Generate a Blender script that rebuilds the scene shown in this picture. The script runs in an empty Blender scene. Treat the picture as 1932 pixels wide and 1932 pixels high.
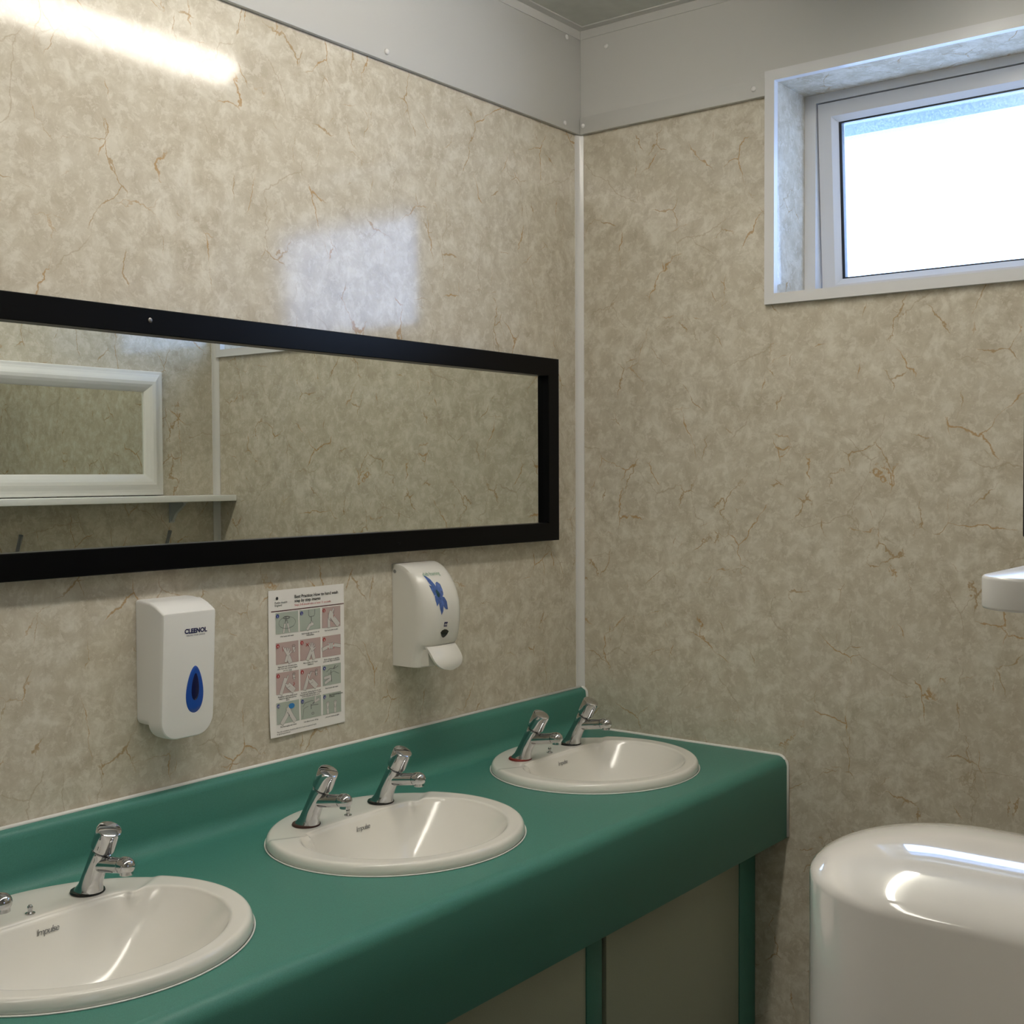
import bpy, bmesh, math, random
from mathutils import Vector, Matrix
random.seed(4)
S = bpy.context.scene
COL = S.collection
PI = math.pi

# ------------------------------------------------------------------ camera, sky, exposure
CAM = (-2.7378, -1.8851, 1.4914)
YAW, PITCH, ROLL, FPX = 0.6585, -0.0304, -0.0041, 2310.06
fw = Vector((math.cos(YAW)*math.cos(PITCH), math.sin(YAW)*math.cos(PITCH), math.sin(PITCH)))
r0 = Vector((math.sin(YAW), -math.cos(YAW), 0)); u0 = r0.cross(fw)
rt = r0*math.cos(ROLL) + u0*math.sin(ROLL); up = -r0*math.sin(ROLL) + u0*math.cos(ROLL)
cd = bpy.data.cameras.new('camera'); cam = bpy.data.objects.new('camera', cd); COL.objects.link(cam)
cam.matrix_world = Matrix(((rt.x, up.x, -fw.x, CAM[0]), (rt.y, up.y, -fw.y, CAM[1]), (rt.z, up.z, -fw.z, CAM[2]), (0, 0, 0, 1)))
cd.sensor_width = 36.0; cd.sensor_fit = 'HORIZONTAL'; cd.lens = 36.0*FPX/1932.0
cd.clip_start = 0.02; cd.clip_end = 60
S.camera = cam

SKY_STRENGTH = 5.6
TUBE_STRENGTH = 14.8
W = bpy.data.worlds.new('overcast_sky'); S.world = W; W.use_nodes = True
nt = W.node_tree; bgn = nt.nodes['Background']
bgn.inputs[0].default_value = (0.47, 0.64, 1.0, 1); bgn.inputs[1].default_value = SKY_STRENGTH
ld = bpy.data.lights.new('window_portal', 'AREA'); ld.shape = 'RECTANGLE'; ld.size = 0.56; ld.size_y = 0.98
ld.cycles.is_portal = True
lo = bpy.data.objects.new('window_portal', ld); COL.objects.link(lo)
lo.location = (0.36, -1.03, 2.17); lo.rotation_euler = (0, PI/2, 0)      # faces -x, into the room

lo2 = bpy.data.objects.new('lobby_portal', ld.copy()); COL.objects.link(lo2); lo2.data.size = 1.15; lo2.data.size_y = 1.05
lo2.location = (-2.675, -3.24, 1.475); lo2.rotation_euler = (PI/2, 0, 0)   # faces +y, into the lobby
S.view_settings.view_transform = 'Standard'; S.view_settings.look = 'None'
S.view_settings.exposure = 0.40; S.view_settings.gamma = 1.0
S.view_settings.use_curve_mapping = False
S.cycles.max_bounces = 10; S.cycles.diffuse_bounces = 6; S.cycles.glossy_bounces = 6
S.cycles.transparent_max_bounces = 12
S.cycles.sample_clamp_indirect = 6.0
S.cycles.use_denoising = True

# ------------------------------------------------------------------ material helpers
def mat(name, col, rough=0.5, metal=0.0, spec=0.5, coat=0.0, bump=0.0, bscale=300.0, speck=0.0, sscale=400.0):
    m = bpy.data.materials.new(name); m.use_nodes = True
    n = m.node_tree.nodes; L = m.node_tree.links; b = n['Principled BSDF']
    b.inputs['Base Color'].default_value = (*col, 1); b.inputs['Roughness'].default_value = rough
    b.inputs['Metallic'].default_value = metal; b.inputs['Specular IOR Level'].default_value = spec
    b.inputs['Coat Weight'].default_value = coat; b.inputs['Coat Roughness'].default_value = 0.03
    if bump or speck:
        g = n.new('ShaderNodeNewGeometry')
    if bump:
        t = n.new('ShaderNodeTexNoise'); t.inputs['Scale'].default_value = bscale; t.inputs['Detail'].default_value = 3
        bp = n.new('ShaderNodeBump'); bp.inputs['Strength'].default_value = bump; bp.inputs['Distance'].default_value = 0.001
        L.new(g.outputs['Position'], t.inputs['Vector']); L.new(t.outputs['Fac'], bp.inputs['Height']); L.new(bp.outputs['Normal'], b.inputs['Normal'])
    if speck:
        t2 = n.new('ShaderNodeTexNoise'); t2.inputs['Scale'].default_value = sscale; t2.inputs['Detail'].default_value = 2
        rp = n.new('ShaderNodeValToRGB'); e = rp.color_ramp.elements
        e[0].position = 0.3; e[1].position = 0.7
        e[0].color = tuple(c*(1-speck) for c in col) + (1,); e[1].color = tuple(min(1, c*(1+speck)) for c in col) + (1,)
        L.new(g.outputs['Position'], t2.inputs['Vector']); L.new(t2.outputs['Fac'], rp.inputs['Fac']); L.new(rp.outputs['Color'], b.inputs['Base Color'])
    return m

def marble(name):
    m = bpy.data.materials.new(name); m.use_nodes = True
    n = m.node_tree.nodes; L = m.node_tree.links; b = n['Principled BSDF']
    g = n.new('ShaderNodeNewGeometry')
    def noise(scale, detail, rough=0.55, dist=0.0, off=(0, 0, 0), rot=(0, 0, 0), sc=(1, 1, 1)):
        mp = n.new('ShaderNodeMapping'); mp.inputs['Location'].default_value = off; mp.inputs['Rotation'].default_value = rot; mp.inputs['Scale'].default_value = sc
        L.new(g.outputs['Position'], mp.inputs['Vector'])
        t = n.new('ShaderNodeTexNoise'); t.inputs['Scale'].default_value = scale; t.inputs['Detail'].default_value = detail
        t.inputs['Roughness'].default_value = rough; t.inputs['Distortion'].default_value = dist
        L.new(mp.outputs['Vector'], t.inputs['Vector']); return t.outputs['Fac']
    def ramp(fac, stops):
        r = n.new('ShaderNodeValToRGB'); els = r.color_ramp.elements
        while len(els) < len(stops): els.new(0.5)
        for e, (p, c) in zip(els, stops):
            e.position = p; e.color = (*c, 1) if len(c) == 3 else c
        L.new(fac, r.inputs['Fac']); return r.outputs['Color']
    def math_(op, a, bb=None):
        k = n.new('ShaderNodeMath'); k.operation = op
        for i, v in enumerate((a, bb)):
            if v is None: continue
            if isinstance(v, (int, float)): k.inputs[i].default_value = v
            else: L.new(v, k.inputs[i])
        return k.outputs[0]
    def mix(f, a, c):
        k = n.new('ShaderNodeMix'); k.data_type = 'RGBA'
        L.new(f, k.inputs[0])
        for i, v in ((6, a), (7, c)):
            if isinstance(v, tuple): k.inputs[i].default_value = (*v, 1)
            else: L.new(v, k.inputs[i])
        return k.outputs[2]
    cloud = ramp(noise(19, 7, 0.70, 0.4), [(0.36, (0.470, 0.416, 0.326)), (0.50, (0.565, 0.516, 0.420)), (0.64, (0.685, 0.645, 0.553))])
    tint = ramp(noise(5, 3, 0.5, 0.0, (3, 1, 7)), [(0.38, (0.0, 0.0, 0.0)), (0.62, (1, 1, 1))])
    base = mix(math_('MULTIPLY', tint, 0.40), cloud, (0.535, 0.486, 0.392))
    pale = ramp(noise(40, 7, 0.74, 0.35, (9, 2, 4)), [(0.515, (0, 0, 0)), (0.575, (1, 1, 1))])
    base = mix(math_('MULTIPLY', pale, 0.42), base, (0.74, 0.705, 0.62))
    # crack-like veins: jittered cell borders, broken up by a soft mask
    jn = n.new('ShaderNodeTexNoise'); jn.inputs['Scale'].default_value = 13; jn.inputs['Detail'].default_value = 5; jn.inputs['Roughness'].default_value = 0.6
    L.new(g.outputs['Position'], jn.inputs['Vector'])
    js = n.new('ShaderNodeVectorMath'); js.operation = 'SUBTRACT'; js.inputs[1].default_value = (0.5, 0.5, 0.5); L.new(jn.outputs['Color'], js.inputs[0])
    jm = n.new('ShaderNodeVectorMath'); jm.operation = 'SCALE'; jm.inputs['Scale'].default_value = 0.055; L.new(js.outputs[0], jm.inputs[0])
    ja = n.new('ShaderNodeVectorMath'); ja.operation = 'ADD'; L.new(g.outputs['Position'], ja.inputs[0]); L.new(jm.outputs[0], ja.inputs[1])
    def veins(scale, off, rot, width, lo_, hi_, moff, mscale, stren):
        mp = n.new('ShaderNodeMapping'); mp.inputs['Location'].default_value = off; mp.inputs['Rotation'].default_value = rot; mp.inputs['Scale'].default_value = (1.25, 1.0, 0.8)
        L.new(ja.outputs[0], mp.inputs['Vector'])
        v = n.new('ShaderNodeTexVoronoi'); v.feature = 'DISTANCE_TO_EDGE'; v.inputs['Scale'].default_value = scale
        L.new(mp.outputs['Vector'], v.inputs['Vector'])
        mk = ramp(noise(mscale, 2, 0.5, 0.0, moff), [(lo_, (0, 0, 0)), (hi_, (1, 1, 1))])
        wd = math_('MULTIPLY', math_('ADD', mk, 0.15), width)
        q = math_('SUBTRACT', 1.0, math_('MINIMUM', math_('DIVIDE', v.outputs['Distance'], wd), 1.0))
        return math_('MULTIPLY', math_('MULTIPLY', math_('MINIMUM', math_('MULTIPLY', q, 1.6), 1.0), mk), stren)
    V1, V2, V3 = (0.43, 0.265, 0.11), (0.38, 0.25, 0.115), (0.40, 0.32, 0.22)
    base = mix(veins(6.0, (2, 5, 1), (0.5, 0.7, 0.2), 0.0100, 0.50, 0.62, (1, 8, 3), 9.0, 0.80), base, V1)
    base = mix(veins(7.2, (7, 3, 9), (-0.6, -0.5, 0.5), 0.0105, 0.51, 0.62, (4, 2, 6), 10.0, 0.75), base, V2)
    base = mix(veins(4.4, (12, 6, 2), (1.1, 1.0, 0.3), 0.006, 0.46, 0.58, (8, 1, 2), 6.0, 0.5), base, V3)
    L.new(base, b.inputs['Base Color'])
    b.inputs['Roughness'].default_value = 0.095; b.inputs['Specular IOR Level'].default_value = 0.5
    t = noise(55, 3, 0.5); bp = n.new('ShaderNodeBump'); bp.inputs['Strength'].default_value = 0.02; bp.inputs['Distance'].default_value = 0.002
    L.new(t, bp.inputs['Height']); L.new(bp.outputs['Normal'], b.inputs['Normal'])
    return m

M_WALL = marble('marble_laminate')
M_FASCIA = mat('white_fascia_board', (0.55, 0.545, 0.525), 0.28, bump=0.05, bscale=60)
M_CEIL = mat('grey_ceiling_board', (0.54, 0.55, 0.51), 0.55, speck=0.05, sscale=30)
M_FLOOR = mat('grey_vinyl_floor', (0.16, 0.17, 0.17), 0.45, speck=0.2, sscale=150)
M_UPVC = mat('white_plastic', (0.72, 0.71, 0.70), 0.22)
M_UPVC_FRAME = mat('white_window_plastic', (0.70, 0.70, 0.71), 0.25)
M_GASKET = mat('black_rubber_seal', (0.012, 0.016, 0.022), 0.4)
M_BLACK = mat('black_satin_paint', (0.0018, 0.0019, 0.0024), 0.3, spec=0.12)
M_GREEN = mat('green_laminate', (0.060, 0.225, 0.182), 0.42, spec=0.45, bump=0.05, bscale=900, speck=0.12, sscale=700)
M_PANEL = mat('grey_green_panel', (0.38, 0.42, 0.33), 0.3, speck=0.06, sscale=500)
M_DARK = mat('gap_shade_black', (0.01, 0.01, 0.01), 0.8)  # shade between the cabinet panels, put into the colour
M_CERAMIC = mat('white_glazed_ceramic', (0.80, 0.78, 0.73), 0.14, spec=0.5, coat=0.2)
M_SEAL = mat('white_sealant', (0.80, 0.79, 0.76), 0.4)
M_CHROME = mat('chrome', (0.56, 0.56, 0.57), 0.05, metal=1.0)
M_STEEL = mat('steel_screw', (0.22, 0.21, 0.20), 0.4, metal=1.0)
M_WASH_B = mat('black_washer', (0.012, 0.012, 0.012), 0.25)
M_WASH_R = mat('red_washer', (0.20, 0.018, 0.012), 0.3)
M_WASH_D = mat('rusty_washer', (0.055, 0.016, 0.009), 0.4)
M_DISP = mat('white_dispenser_plastic', (0.82, 0.81, 0.79), 0.32, bump=0.03, bscale=500)
M_DISP2 = mat('white_glossy_dispenser', (0.74, 0.72, 0.67), 0.22)
M_NAVY = mat('navy_print', (0.012, 0.014, 0.09), 0.4)
M_BLUEW = mat('blue_clear_plastic', (0.010, 0.075, 0.40), 0.12)
M_BLUED = mat('dark_blue_inside', (0.002, 0.006, 0.06), 0.12)
M_FLOWER = mat('flower_blue_print', (0.065, 0.125, 0.36), 0.3, speck=0.35, sscale=130)
M_FLOWERC = mat('flower_centre_print', (0.01, 0.05, 0.05), 0.3)
M_TEXTG = mat('green_print', (0.12, 0.30, 0.20), 0.4)
M_SLOT = mat('dark_window_plastic', (0.02, 0.024, 0.02), 0.15)
M_PAPER = mat('white_paper', (0.88, 0.85, 0.82), 0.45)
M_INK = mat('black_ink', (0.03, 0.03, 0.03), 0.6)
M_GREY = mat('grey_ink', (0.16, 0.16, 0.16), 0.6)
M_INKR = mat('red_ink', (0.50, 0.05, 0.05), 0.6)
M_RULE = mat('dark_red_rule', (0.09, 0.012, 0.02), 0.6)
M_PICG = mat('pale_green_print', (0.43, 0.48, 0.42), 0.5)
M_PICP = mat('pale_pink_print', (0.52, 0.39, 0.37), 0.5)
M_SKIN = mat('drawn_hand_white', (0.66, 0.63, 0.60), 0.5)
M_BADGEB = mat('badge_blue', (0.025, 0.05, 0.25), 0.5)
M_BADGER = mat('badge_red', (0.42, 0.03, 0.03), 0.5)
M_TOWEL = mat('towel_blue_print', (0.03, 0.22, 0.55), 0.5)
M_ENAMEL = mat('white_enamel', (0.86, 0.85, 0.84), 0.08, coat=1.0)
M_SHELF = mat('white_gloss_shelf', (0.88, 0.88, 0.87), 0.2, bump=0.08, bscale=120)
M_MOULD = mat('white_painted_frame', (0.76, 0.75, 0.72), 0.3)
M_GREYM = mat('grey_metal', (0.34, 0.35, 0.36), 0.35, metal=0.7)
M_BRACKET = mat('pale_grey_bracket', (0.50, 0.53, 0.55), 0.4)
M_OUT = mat('pale_blue_soffit', (0.34, 0.42, 0.50), 0.7)

def mirror_mat():
    m = bpy.data.materials.new('mirror_silver'); m.use_nodes = True
    b = m.node_tree.nodes['Principled BSDF']
    b.inputs['Base Color'].default_value = (0.80, 0.83, 0.79, 1); b.inputs['Metallic'].default_value = 1.0; b.inputs['Roughness'].default_value = 0.0
    return m
M_MIRROR = mirror_mat()

def pane_mat():
    m = bpy.data.materials.new('obscure_glass'); m.use_nodes = True
    n = m.node_tree.nodes; L = m.node_tree.links; n.clear()
    out = n.new('ShaderNodeOutputMaterial'); tr = n.new('ShaderNodeBsdfTransparent'); tl = n.new('ShaderNodeBsdfTranslucent')
    gl = n.new('ShaderNodeBsdfGlossy'); mx = n.new('ShaderNodeMixShader'); m2 = n.new('ShaderNodeMixShader')
    tr.inputs[0].default_value = (0.93, 0.97, 1, 1); tl.inputs[0].default_value = (0.86, 0.9, 0.94, 1); gl.inputs['Roughness'].default_value = 0.25
    g = n.new('ShaderNodeNewGeometry'); v = n.new('ShaderNodeTexVoronoi'); v.inputs['Scale'].default_value = 190
    L.new(g.outputs['Position'], v.inputs['Vector'])
    rp = n.new('ShaderNodeValToRGB'); rp.color_ramp.elements[0].position = 0.2; rp.color_ramp.elements[1].position = 0.75
    rp.color_ramp.elements[0].color = (0.09, 0.09, 0.09, 1); rp.color_ramp.elements[1].color = (0.01, 0.01, 0.01, 1)
    L.new(v.outputs['Distance'], rp.inputs['Fac']); L.new(rp.outputs['Color'], mx.inputs[0])
    L.new(tr.outputs[0], mx.inputs[1]); L.new(tl.outputs[0], mx.inputs[2])
    m2.inputs[0].default_value = 0.05; L.new(mx.outputs[0], m2.inputs[1]); L.new(gl.outputs[0], m2.inputs[2])
    L.new(m2.outputs[0], out.inputs[0]); return m
M_PANE = pane_mat()
M_PANE2 = pane_mat(); M_PANE2.name = 'light_dimming_glass'  # tint added to weaken daylight through the unseen lobby window
for q in M_PANE2.node_tree.nodes:
    if q.type == 'BSDF_TRANSPARENT': q.inputs[0].default_value = (0.42, 0.40, 0.38, 1)

def tube_mat(nm, st):
    m = bpy.data.materials.new(nm); m.use_nodes = True
    b = m.node_tree.nodes['Principled BSDF']
    b.inputs['Base Color'].default_value = (0.8, 0.8, 0.78, 1)
    b.inputs['Emission Color'].default_value = (1.0, 0.94, 0.84, 1); b.inputs['Emission Strength'].default_value = st
    return m
M_TUBE = tube_mat('lit_diffuser', TUBE_STRENGTH); M_TUBE2 = tube_mat('lit_diffuser_dimmed', TUBE_STRENGTH*0.55)  # second lamp's glow lowered so the dryer side stays dark

# ------------------------------------------------------------------ object helpers
def obj(name, bm, m, parent=None, smooth=False, auto=None):
    me = bpy.data.meshes.new(name)
    bmesh.ops.recalc_face_normals(bm, faces=bm.faces)
    bm.to_mesh(me); bm.free()
    ms = m if isinstance(m, (list, tuple)) else [m]
    for k in ms: me.materials.append(k)
    o = bpy.data.objects.new(name, me); COL.objects.link(o)
    if parent is not None: o.parent = parent
    if smooth:
        for p in me.polygons: p.use_smooth = True
        if auto is not None: me.set_sharp_from_angle(angle=math.radians(auto))
    return o

def raw(name, verts, faces, m, parent=None, smooth=False, auto=None, recalc=True):
    bm = bmesh.new(); vs = [bm.verts.new(v) for v in verts]
    for f in faces:
        try: bm.faces.new([vs[i] for i in f])
        except ValueError: pass
    return obj(name, bm, m, parent, smooth, auto)

def tag(o, label=None, cat=None, group=None, kind=None):
    if label: o['label'] = label
    if cat: o['category'] = cat
    if group: o['group'] = group
    if kind: o['kind'] = kind
    return o

def thing(name, label, cat, loc=(0, 0, 0), group=None):
    o = bpy.data.objects.new(name, None); COL.objects.link(o); o.location = loc; o.empty_display_size = 0.05
    return tag(o, label, cat, group)

def box(bm, x0, x1, y0, y1, z0, z1, bev=0.0, seg=2):
    r = bmesh.ops.create_cube(bm, size=1.0); vs = r['verts']
    x0, x1 = min(x0, x1), max(x0, x1); y0, y1 = min(y0, y1), max(y0, y1); z0, z1 = min(z0, z1), max(z0, z1)
    for v in vs:
        v.co = Vector((x0 if v.co.x < 0 else x1, y0 if v.co.y < 0 else y1, z0 if v.co.z < 0 else z1))
    if bev:
        es = list({e for v in vs for e in v.link_edges})
        bmesh.ops.bevel(bm, geom=es, offset=bev, segments=seg, profile=0.5, affect='EDGES')
    return bm

def boxo(name, b, m, parent=None, bev=0.0, seg=2):
    bm = bmesh.new(); box(bm, *b, bev=bev, seg=seg)
    return obj(name, bm, m, parent, smooth=bev > 0, auto=35 if bev else None)

def lathe(bm, prof, axis_o, axis_d, n=32, capped=True):
    """prof: list of (radius, distance along the axis)."""
    d = Vector(axis_d).normalized(); o = Vector(axis_o)
    a = d.orthogonal().normalized(); b = d.cross(a)
    rings = []
    for r, h in prof:
        c = o + d*h
        rings.append([bm.verts.new(c + (a*math.cos(2*PI*i/n) + b*math.sin(2*PI*i/n))*r) for i in range(n)] if r > 1e-6 else [bm.verts.new(c)])
    for p, q in zip(rings, rings[1:]):
        for i in range(n):
            j = (i+1) % n
            if len(p) == 1 and len(q) == 1: continue
            if len(p) == 1: bm.faces.new((p[0], q[i], q[j]))
            elif len(q) == 1: bm.faces.new((p[i], p[j], q[0]))
            else: bm.faces.new((p[i], p[j], q[j], q[i]))
    if capped:
        for rg in (rings[0], rings[-1]):
            if len(rg) > 1: bm.faces.new(rg)
    return bm

def loft(bm, rings, closed=True, cap0=True, cap1=True):
    R = [[bm.verts.new(p) for p in r] for r in rings]; n = len(R[0])
    for a, b in zip(R, R[1:]):
        for i in range(n if closed else n-1):
            j = (i+1) % n
            bm.faces.new((a[i], a[j], b[j], b[i]))
    if cap0: bm.faces.new(R[0])
    if cap1: bm.faces.new(R[-1])
    return bm

def extrude_profile(bm, prof, x0, x1, cap=True, closed=True):
    return loft(bm, [[(x0, y, z) for y, z in prof], [(x1, y, z) for y, z in prof]], closed, cap, cap)

def text_bm(s, size, align='LEFT', shear=0.0, bold=0.0, spacing=1.0, line=1.0):
    c = bpy.data.curves.new('t', 'FONT'); c.body = s; c.size = size; c.align_x = align; c.shear = shear
    c.offset = bold*size; c.space_character = spacing; c.space_line = line; c.resolution_u = 3
    o = bpy.data.objects.new('t', c); COL.objects.link(o)
    bpy.context.view_layer.update()
    me = bpy.data.meshes.new_from_object(o.evaluated_get(bpy.context.evaluated_depsgraph_get()))
    bm = bmesh.new(); bm.from_mesh(me)
    bpy.data.objects.remove(o); bpy.data.curves.remove(c); bpy.data.meshes.remove(me)
    return bm

def copy_tree(o, parent=None):
    c = o.copy(); COL.objects.link(c)
    if parent is not None: c.parent = parent
    for ch in list(o.children): copy_tree(ch, c)
    return c

# ------------------------------------------------------------------ the room
ZP, ZC, RW = 2.399, 2.675, 1.548
def struct(name, bm, m, parent=None, smooth=False):
    o = obj(name, bm, m, parent, smooth, 35 if smooth else None)
    if parent is None: tag(o, kind='structure')
    return o
XL, YN, YB = -4.3, -1.745, -3.1
bm = bmesh.new(); box(bm, XL-0.1, 0.22, 0.0, 0.1, 0, ZC); struct('wall_left', bm, M_WALL)
WY0, WY1, WZ0, WZ1 = -0.573, -1.512, 1.922, 2.434      # window opening
WH0 = 1.905                                             # the sill lies a little below the architrave
bm = bmesh.new()
box(bm, 0, 0.22, WY0, 0.0, 0, ZC); box(bm, 0, 0.22, -RW-0.1, WY1, 0, ZC)
box(bm, 0, 0.22, WY1, WY0, 0, WH0); box(bm, 0, 0.22, WY1, WY0, WZ1, ZC)
struct('wall_far', bm, M_WALL)
bm = bmesh.new(); box(bm, -1.15, 0.0, -RW-0.1, -RW, 0, ZC); box(bm, -1.15, -1.05, -1.845, -RW-0.1, 0, ZC); struct('wall_right', bm, M_WALL)
bm = bmesh.new(); box(bm, -2.18, -1.15, -1.845, YN, 0, ZC); struct('wall_near_right', bm, M_WALL)
bm = bmesh.new(); box(bm, XL-0.1, XL, YB, 0.0, 0, ZC); struct('wall_back', bm, M_WALL)
LX0, LX1, LZ0, LZ1 = -3.25, -2.10, 0.95, 2.00
bm = bmesh.new(); box(bm, XL-0.1, LX0, YB-0.1, YB, 0, ZC); box(bm, LX1, -1.05, YB-0.1, YB, 0, ZC); box(bm, LX0, LX1, YB-0.1, YB, 0, LZ0); box(bm, LX0, LX1, YB-0.1, YB, LZ1, ZC)
box(bm, -1.05, -0.95, YB-0.1, -1.845, 0, ZC); struct('wall_lobby', bm, M_WALL)
bm = bmesh.new(); box(bm, XL-0.1, 0.22, YB-0.1, 0.1, -0.1, 0); struct('floor', bm, M_FLOOR)
bm = bmesh.new(); box(bm, XL-0.1, 0.22, YB-0.1, 0.1, ZC, ZC+0.1); struct('ceiling', bm, M_CEIL)

# fascia boards round the top of the walls
bm = bmesh.new(); box(bm, XL, 0.0, -0.011, 0.0, ZP, ZC, bev=0.0015); struct('trim_1', bm, M_FASCIA, smooth=True)
bm = bmesh.new()
fp = [(-0.0115, ZP+0.01), (-0.0115, ZC), (-RW, ZC), (-RW, WZ1+0.02), (-0.55, WZ1+0.02), (-0.55, ZP+0.01)]
loft(bm, [[(0.0, y, z) for y, z in fp], [(-0.010, y, z) for y, z in fp]])
struct('trim_2', bm, M_FASCIA)
bm = bmesh.new(); box(bm, -0.0135, 0.0, -0.5495, -0.0115, ZP, ZP+0.044, bev=0.001); struct('trim_3', bm, M_FASCIA, smooth=True)
bm = bmesh.new(); box(bm, -1.15, -0.0105, -RW, -RW+0.011, ZP, ZC, bev=0.0015); struct('trim_4', bm, M_FASCIA, smooth=True)
# ceiling angles
def angle_strip(name, pts, m):
    bm = bmesh.new(); loft(bm, pts, True, True, True); return struct(name, bm, m)
angle_strip('trim_5', [[(XL, -0.011, ZC), (XL, -0.033, ZC), (XL, -0.033, ZC-0.003), (XL, -0.013, ZC-0.004), (XL, -0.013, ZC-0.026), (XL, -0.011, ZC-0.026)],
                       [(-0.013, -0.011, ZC), (-0.033, -0.033, ZC), (-0.033, -0.033, ZC-0.003), (-0.013, -0.013, ZC-0.004), (-0.013, -0.013, ZC-0.026), (-0.013, -0.011, ZC-0.026)]], M_FASCIA)
angle_strip('trim_6', [[(-0.010, -RW, ZC), (-0.033, -RW, ZC), (-0.033, -RW, ZC-0.003), (-0.0125, -RW, ZC-0.004), (-0.0125, -RW, ZC-0.026), (-0.010, -RW, ZC-0.026)],
                       [(-0.010, -0.0135, ZC), (-0.0335, -0.0335, ZC), (-0.0335, -0.0335, ZC-0.003), (-0.0125, -0.0135, ZC-0.004), (-0.0125, -0.0135, ZC-0.026), (-0.010, -0.0135, ZC-0.026)]], M_FASCIA)
# white coved angles down the corners
def cove(name, sx, cy, sy, z0, z1):
    pr = [(0, 0), (0.021*sx, 0), (0.021*sx, 0.0022*sy)]
    for k in range(1, 5):
        a = k/5*PI/2; pr.append((sx*(0.021-0.0165*math.sin(a)), sy*(0.0022+0.0128*(1-math.cos(a)))))
    pr += [(0.0022*sx, 0.015*sy), (0, 0.015*sy)]
    bm = bmesh.new(); loft(bm, [[(x, cy+y, z0) for x, y in pr], [(x, cy+y, z1) for x, y in pr]]); return struct(name, bm, M_UPVC, smooth=True)
cove('trim_7', -1, 0.0, -1, 0.914, ZP)
cove('trim_8', -1, -RW, 1, 0.0, ZP)
# thin joint strip between two sheets of the far wall
bm = bmesh.new(); box(bm, -0.0004, 0.0, -0.7462, -0.7440, 0.62, WZ0-0.024); struct('trim_9', bm, M_WALL)

# ------------------------------------------------------------------ window
win = bpy.data.objects.new('window_1', None); COL.objects.link(win); win.location = (0, 0, 0); tag(win, kind='structure')
tb = 0.0225                                             # architrave, mitred, four members with a return into the reveal
yo0, yo1, zo0, zo1 = WY0+tb, WY1-tb, WZ0-tb, WZ1+tb
def mitred(name, P, Q, x0, x1, m, parent, smooth=False):
    """P outer corner loop, Q inner corner loop as (y,z); one mesh of four mitred members between x0 and x1."""
    bm = bmesh.new()
    for i in range(4):
        j = (i+1) % 4
        loft(bm, [[(x0, *P[i]), (x1, *P[i]), (x1, *Q[i]), (x0, *Q[i])], [(x0, *P[j]), (x1, *P[j]), (x1, *Q[j]), (x0, *Q[j])]])
    return obj(name, bm, m, parent)
def loop(a, b, c, d): return [(a, c), (a, d), (b, d), (b, c)]
mitred('architrave', loop(yo0, yo1, zo0, zo1), loop(WY0, WY1, WZ0, WZ1), -0.0145, 0.0, M_UPVC_FRAME, win)
mitred('architrave_return', loop(WY0, WY1, WZ0, WZ1), loop(WY0-0.0025, WY1+0.0025, WZ0+0.0025, WZ1-0.0025), -0.0145, 0.005, M_UPVC_FRAME, win)
fx0, fx1 = 0.165, 0.225
F0 = loop(WY0, WY1, WH0, WZ1); fwid = 0.029; fz = 0.021
F1 = loop(WY0-fwid, WY1+fwid, WH0+fz, WZ1-fz)
mitred('fixed_frame', F0, F1, fx0, fx1, M_UPVC_FRAME, win)
# top-hung sash, pushed open a little at the bottom
g_ = 0.003
sy0, sy1, sz0, sz1 = WY0-fwid-g_, WY1+fwid+g_, WH0+fz+g_, WZ1-fz-g_
hinge = Vector((fx0+0.004, 0, sz1)); tilt = Matrix.Translation(hinge) @ Matrix.Rotation(math.radians(-4.2), 4, 'Y') @ Matrix.Translation(-hinge)
sx0, sx1 = fx0+0.004, fx0+0.054
sw, bead = 0.034, 0.014
sash_bm = bmesh.new()
Po = loop(sy0, sy1, sz0, sz1); Pm = loop(sy0-sw, sy1+sw, sz0+sw, sz1-sw); Pi = loop(sy0-sw-bead, sy1+sw+bead, sz0+sw+bead, sz1-sw-bead)
for i in range(4):
    j = (i+1) % 4
    sec = lambda k: [(sx0, *Po[k]), (sx0, *Pm[k]), (sx0+0.012, *Pi[k]), (sx1, *Pi[k]), (sx1, *Po[k])]
    loft(sash_bm, [sec(i), sec(j)])
bmesh.ops.transform(sash_bm, matrix=tilt, verts=sash_bm.verts)
sash = obj('sash', sash_bm, M_UPVC_FRAME, win)
gk = 0.007
Pg = loop(sy0-sw-bead-gk, sy1+sw+bead+gk, sz0+sw+bead+gk*0.5, sz1-sw-bead-gk*0.6)
bm = bmesh.new()
for i in range(4):
    j = (i+1) % 4
    sec = lambda k: [(sx0+0.014, *Pi[k]), (sx0+0.014, *Pg[k]), (sx0+0.03, *Pg[k]), (sx0+0.03, *Pi[k])]
    loft(bm, [sec(i), sec(j)])
bmesh.ops.transform(bm, matrix=tilt, verts=bm.verts); tag(obj('gasket', bm, M_GASKET, sash), 'black rubber gasket round the pane')
bm = bmesh.new(); box(bm, sx0+0.018, sx0+0.022, sy1+sw+bead, sy0-sw-bead, sz0+sw+bead, sz1-sw-bead)
bmesh.ops.transform(bm, matrix=tilt, verts=bm.verts); tag(obj('pane', bm, M_PANE, sash), 'obscure frosted pane, bright with daylight')
win2 = bpy.data.objects.new('window_2', None); COL.objects.link(win2); tag(win2, kind='structure')
bm = bmesh.new()
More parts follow.
